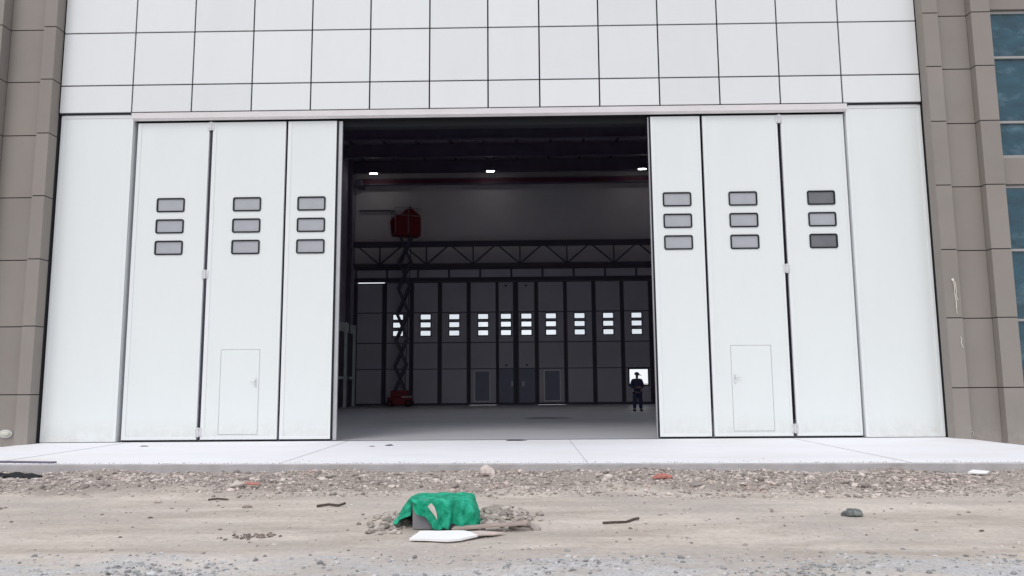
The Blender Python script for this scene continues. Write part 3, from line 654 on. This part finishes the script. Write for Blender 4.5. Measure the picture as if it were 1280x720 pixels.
q.build('cap', 'navy', P0, org=(0, 0, 0), smooth=True)
q = B()
for s in (1, -1): bmesh.ops.create_icosphere(q.bm, subdivisions=2, radius=.011, matrix=Matrix.Translation((.03*s+.005, -.085, 1.63)))
q.build('eyes', 'black', P0, org=(0, 0, 0))
q = B(); q.bar((.005, -.085, 1.625), (.005, -.108, 1.592), .008, 8, .014); q.build('nose', 'skin', P0, org=(0, 0, 0))
q = B(); q.box(-.02, .03, -.088, -.080, 1.562, 1.570, .003); q.build('mouth', 'dred', P0, org=(0, 0, 0))

# ------------------------------------------------------------------ yard litter
GZ = -.285
# open grey steel box under green mesh cloth
BX0, BX1, BY0, BY1, BT = -1.25, -.64, -9.14, -8.66, .03
t = thing('steel_box', 'grey steel box mostly covered by green mesh cloth', 'box', (-.95, -8.8, GZ))
b = B(); b.slab(*holes_grid(BX0, BX1, GZ, BT, []), BY0, BY0+.012).box(BX0, BX0+.012, BY0+.012, BY1, GZ, BT).box(BX1-.012, BX1, BY0+.012, BY1, GZ, BT).box(BX0, BX1, BY1, BY1+.012, GZ, BT).box(BX0+.012, BX1-.012, BY0+.012, BY1, BT-.03, BT-.015)
b.build('box_shell', 'box', t)
B().box(BX0-.008, BX1+.008, BY0-.010, BY0-.001, BT-.05, BT-.012).box(BX0-.008, BX0-.001, BY0, BY1+.01, BT-.05, BT-.012).build('rim', 'box', t)
# cloth: polar sheet; inside the box outline it lies on top, outside it hangs by its overshoot
NU, NV = 150, 40; vs_, fs_ = [], []
cx, cy = (BX0+BX1)/2, (BY0+BY1)/2; hx, hy = (BX1-BX0)/2+.035, (BY1-BY0)/2+.035
def hem(a):      # length of the hanging part by direction (0 = +x, -90 = viewer)
    d = math.degrees(a) % 360
    k = [(0, .40), (40, .30), (90, .30), (140, .26), (170, .30), (195, .36), (208, .34), (217, .10), (221, .06), (229, .12), (237, .18), (250, .26), (262, .325), (272, .345), (284, .335), (291, .27), (298, .26), (306, .335), (322, .35), (335, .39), (345, .42), (360, .40)]
    for (d0, h0), (d1, h1) in zip(k, k[1:]):
        if d0 <= d <= d1: f = (d-d0)/(d1-d0); f = f*f*(3-2*f); return h0+(h1-h0)*f
def edge(a):
    c, s = math.cos(a), math.sin(a); return (abs(c/hx)**7+abs(s/hy)**7)**(-1/7)
for i in range(NU):
    a = 2*math.pi*i/NU; R_ = edge(a); c, s = math.cos(a), math.sin(a); hm = hem(a)+.022*noise.noise(Vector((c*4, s*4, 0)))+.014*noise.noise(Vector((c*17, s*17, 5)))
    for j in range(NV+1):
        u = j/NV
        if u <= .5:
            r = R_*u/.5; x, y = cx+r*c, cy+r*s
            z = BT+.012+.020*noise.noise(Vector((x*5, y*5, 2)))+.014*noise.noise(Vector((x*14, y*22, 7)))-.02*(1-(u/.5)**2)
            if u > .44: z -= .008*((u-.44)/.06)**2
        else:
            v = (u-.5)/.5; L_ = hm*v; flare = .20 if math.degrees(a) % 360 < 25 or math.degrees(a) % 360 > 318 else .10
            if 165 < math.degrees(a) % 360 < 212: flare = .50
            fold = (.034*math.sin(a*13+5*noise.noise(Vector((a*2, v*.8, 0))))+.05*noise.noise(Vector((a*5+v*1.5, v*2, 4)))+.022*noise.noise(Vector((a*14-v*5, v*5, 9))))*v**.6
            out_ = .012+flare*L_+fold
            x, y = cx+(R_+out_)*c, cy+(R_+out_)*s; z = BT+.004-L_*(.80 if flare > .4 else .985)
        vs_.append((x, y, max(z, GZ+.012+.004*math.sin(j)))) 
for i in range(NU):
    q = (i+1) % NU
    for j in range(NV): fs_.append((i*(NV+1)+j, q*(NV+1)+j, q*(NV+1)+j+1, i*(NV+1)+j+1))
me = bpy.data.meshes.new('mesh_cloth'); me.from_pydata([(x-cx, y-cy, z-GZ) for x, y, z in vs_], [], fs_); me.polygons.foreach_set('use_smooth', [True]*len(fs_))
o = link('mesh_cloth', me, 'net', None, (cx, cy, GZ)); so_ = o.modifiers.new('Thick', 'SOLIDIFY'); so_.thickness = .004; so_.offset = 1
tag(o, 'bright green mesh cloth draped over the grey steel box', 'cloth')
def sheet(name, pts, th, m, label, cat, wob=.01, seed=1, nrm=None):
    q = B(); a = [q.bm.verts.new(p) for p in pts]; f = q.bm.faces.new(a)
    bmesh.ops.recalc_face_normals(q.bm, faces=[f])
    bmesh.ops.subdivide_edges(q.bm, edges=q.bm.edges[:], cuts=3); bmesh.ops.triangulate(q.bm, faces=q.bm.faces[:]); bmesh.ops.subdivide_edges(q.bm, edges=q.bm.edges[:], cuts=1, use_grid_fill=True)
    for v in q.bm.verts: v.co += Vector((noise.noise(v.co*6+Vector((seed, 0, 0)))*wob, noise.noise(v.co*6+Vector((0, seed, 0)))*wob, noise.noise(v.co*5+Vector((0, 0, seed)))*wob))
    c0 = sum((Vector(p) for p in pts), Vector())/len(pts)
    o = q.build(name, m, org=tuple(c0)); s = o.modifiers.new('Thick', 'SOLIDIFY'); s.thickness = th; s.offset = 0
    return tag(o, label, cat)
sheet('paper_scrap', [(-1.075, -9.225, -.03), (-1.03, -9.22, -.0), (-1.0, -9.235, -.03), (-.985, -9.245, -.10), (-.975, -9.25, -.17), (-1.01, -9.24, -.12), (-1.05, -9.23, -.07)], .004, 'paper', 'torn brown and white paper scrap caught in the green cloth', 'paper', .02, 3)
sheet('white_board', [(-1.19, -9.76, GZ+.012), (-.80, -9.84, GZ+.015), (-.66, -9.80, GZ+.02), (-.50, -9.66, GZ+.03), (-.60, -9.54, GZ+.04), (-.66, -9.46, GZ+.035), (-1.13, -9.46, GZ+.03)], .022, 'white', 'white foam board lying in front of the green cloth', 'board', .006, 5)
sheet('stained_board', [(-.58, -9.66, GZ+.030), (-.34, -9.55, GZ+.012), (-.22, -9.46, GZ+.015), (-.46, -9.42, GZ+.03), (-.60, -9.50, GZ+.04)], .012, 'pink', 'stained pinkish board scrap right of the white board', 'board', .01, 8)
sheet('wooden_plank', [(-.80, -9.34, GZ+.03), (.0, -9.25, GZ+.065), (.03, -9.12, GZ+.075), (-.78, -9.22, GZ+.035)], .018, 'wood', 'thin wooden plank propped under the mortar heap right of the box', 'plank', .006, 2)
sheet('red_white_scrap', [(-4.42, -6.22, -.20), (-4.28, -6.25, -.185), (-4.20, -6.10, -.15), (-4.34, -6.08, -.15)], .008, 'paper', 'pale scrap of card beside the red scrap near the kerb gravel', 'scrap', .03, 4)
sheet('red_scrap', [(-4.24, -6.14, -.17), (-4.02, -6.12, -.18), (-4.0, -6.06, -.155), (-4.20, -6.06, -.15)], .01, 'brick', 'flat red scrap at the edge of the gravel on the left', 'scrap', .03, 6)
blob('dark_rock', 3.83, -8.45, Hg(3.83, -8.45)+.03, .13, .08, .06, 'rock', 'dark grey rock alone on the dirt at the right', 'rock', .25, 12, n=3)
blob('brick_lump', 2.05, -5.95, Hg(2.05, -5.95)+.03, .14, .07, .06, 'brick', 'reddish brick lump in the gravel below the right opening edge', 'brick', .1, 15)
blob('concrete_chunk', -.62, -5.35, Hg(-.62, -5.35)+.05, .12, .09, .12, 'stone', 'pale concrete chunk against the kerb below the doorway', 'chunk', .1, 21)
sheet('white_scrap', [(6.75, -5.72, -.12), (7.0, -5.76, -.125), (7.12, -5.66, -.12), (6.9, -5.6, -.09)], .02, 'white', 'white scrap on the gravel near the right end of the kerb', 'scrap', .02, 9)
def twig(pts, r, label, name='twig'):
    q = B(); c = [Vector((x, y, Hg(x, y)+dz)) for x, y, dz in pts]; q.tube(c, r, 6)
    tag(q.build(name, 'twig', org=tuple(c[0])), label, 'stick')
twig([(.86, -8.85, .015), (1.0, -8.83, .02), (1.13, -8.78, .012), (1.24, -8.66, .02), (1.30, -8.62, .02)], .014, 'dark crooked stick on the dirt right of the plank')
twig([(-2.72, -7.62, .02), (-2.58, -7.55, .03), (-2.44, -7.60, .02), (-2.38, -7.5, .04)], .017, 'short dark stick on the dirt left of the green cloth')
twig([(-4.42, -6.95, .015), (-4.3, -6.9, .02), (-4.15, -6.92, .01)], .012, 'thin brown stick on the dirt below the red scrap')
P = []
for _ in range(60):
    x = rng.normal(-2.9, .16); y = rng.normal(-9.45, .06); r = rng.uniform(.008, .028); P.append((x, y, Hg(x, y)+r*.3, r))
stones('clod_patch', P, 'clod', 'patch of dark soil clods on the lower left dirt', False, .6, 'soil')
for k, (x, y, a, b_) in enumerate(((-6.9, -7.6, .05, .03), (-5.0, -7.2, .05, .02), (-3.6, -7.7, .07, .025), (5.1, -8.4, .04, .02), (3.0, -8.1, .05, .02), (1.8, -6.7, .07, .03))):
    blob('clod', x, y, Hg(x, y)+.01, a, b_, .025, 'lump' if k % 2 else 'clod', ['dark clod at the far left of the wheel tracks', 'small brown clod below the leftmost door leaf', 'flat dark clod left of the short dark stick', 'brown clod right of the dark grey rock', 'small dark clod left of the dark grey rock', 'brown clod on the dirt below the reddish brick lump'][k], 'clod', .3*k, 30+k)
# flat bar and black sacking at the left end of the kerb
b = B(); b.box(-10.4, -8.05, -.06, .06, 0, .022, .004); 
for v in b.bm.verts: v.co = Vector((v.co.x, v.co.y-4.42-.16*(v.co.x+9.2), v.co.z+.004))
tag(b.build('flat_bar', 'steel', org=(-9.2, -4.42, 0)), 'long dark flat bar lying on the apron at the far left', 'bar')
b = B(); bmesh.ops.create_grid(b.bm, x_segments=50, y_segments=14, size=1)
for v in b.bm.verts:
    x = -9.0+v.co.x*1.05; y = -5.13+v.co.y*.11-.04*(x+8.9); n_ = noise.fractal(Vector((x*5, y*9, 3)), 1, 2, 4)
    v.co = Vector((x, y+.05*n_*(1), -.14+.05*n_+.05*(1-v.co.y**2)-.05*abs(v.co.x)**3))
o = b.build('plastic_sheet', 'rubber', org=(-8.95, -5.1, -.14), smooth=True); s = o.modifiers.new('Thick', 'SOLIDIFY'); s.thickness = .005
tag(o, 'crumpled black plastic sheet against the kerb at the far left', 'plastic sheet')
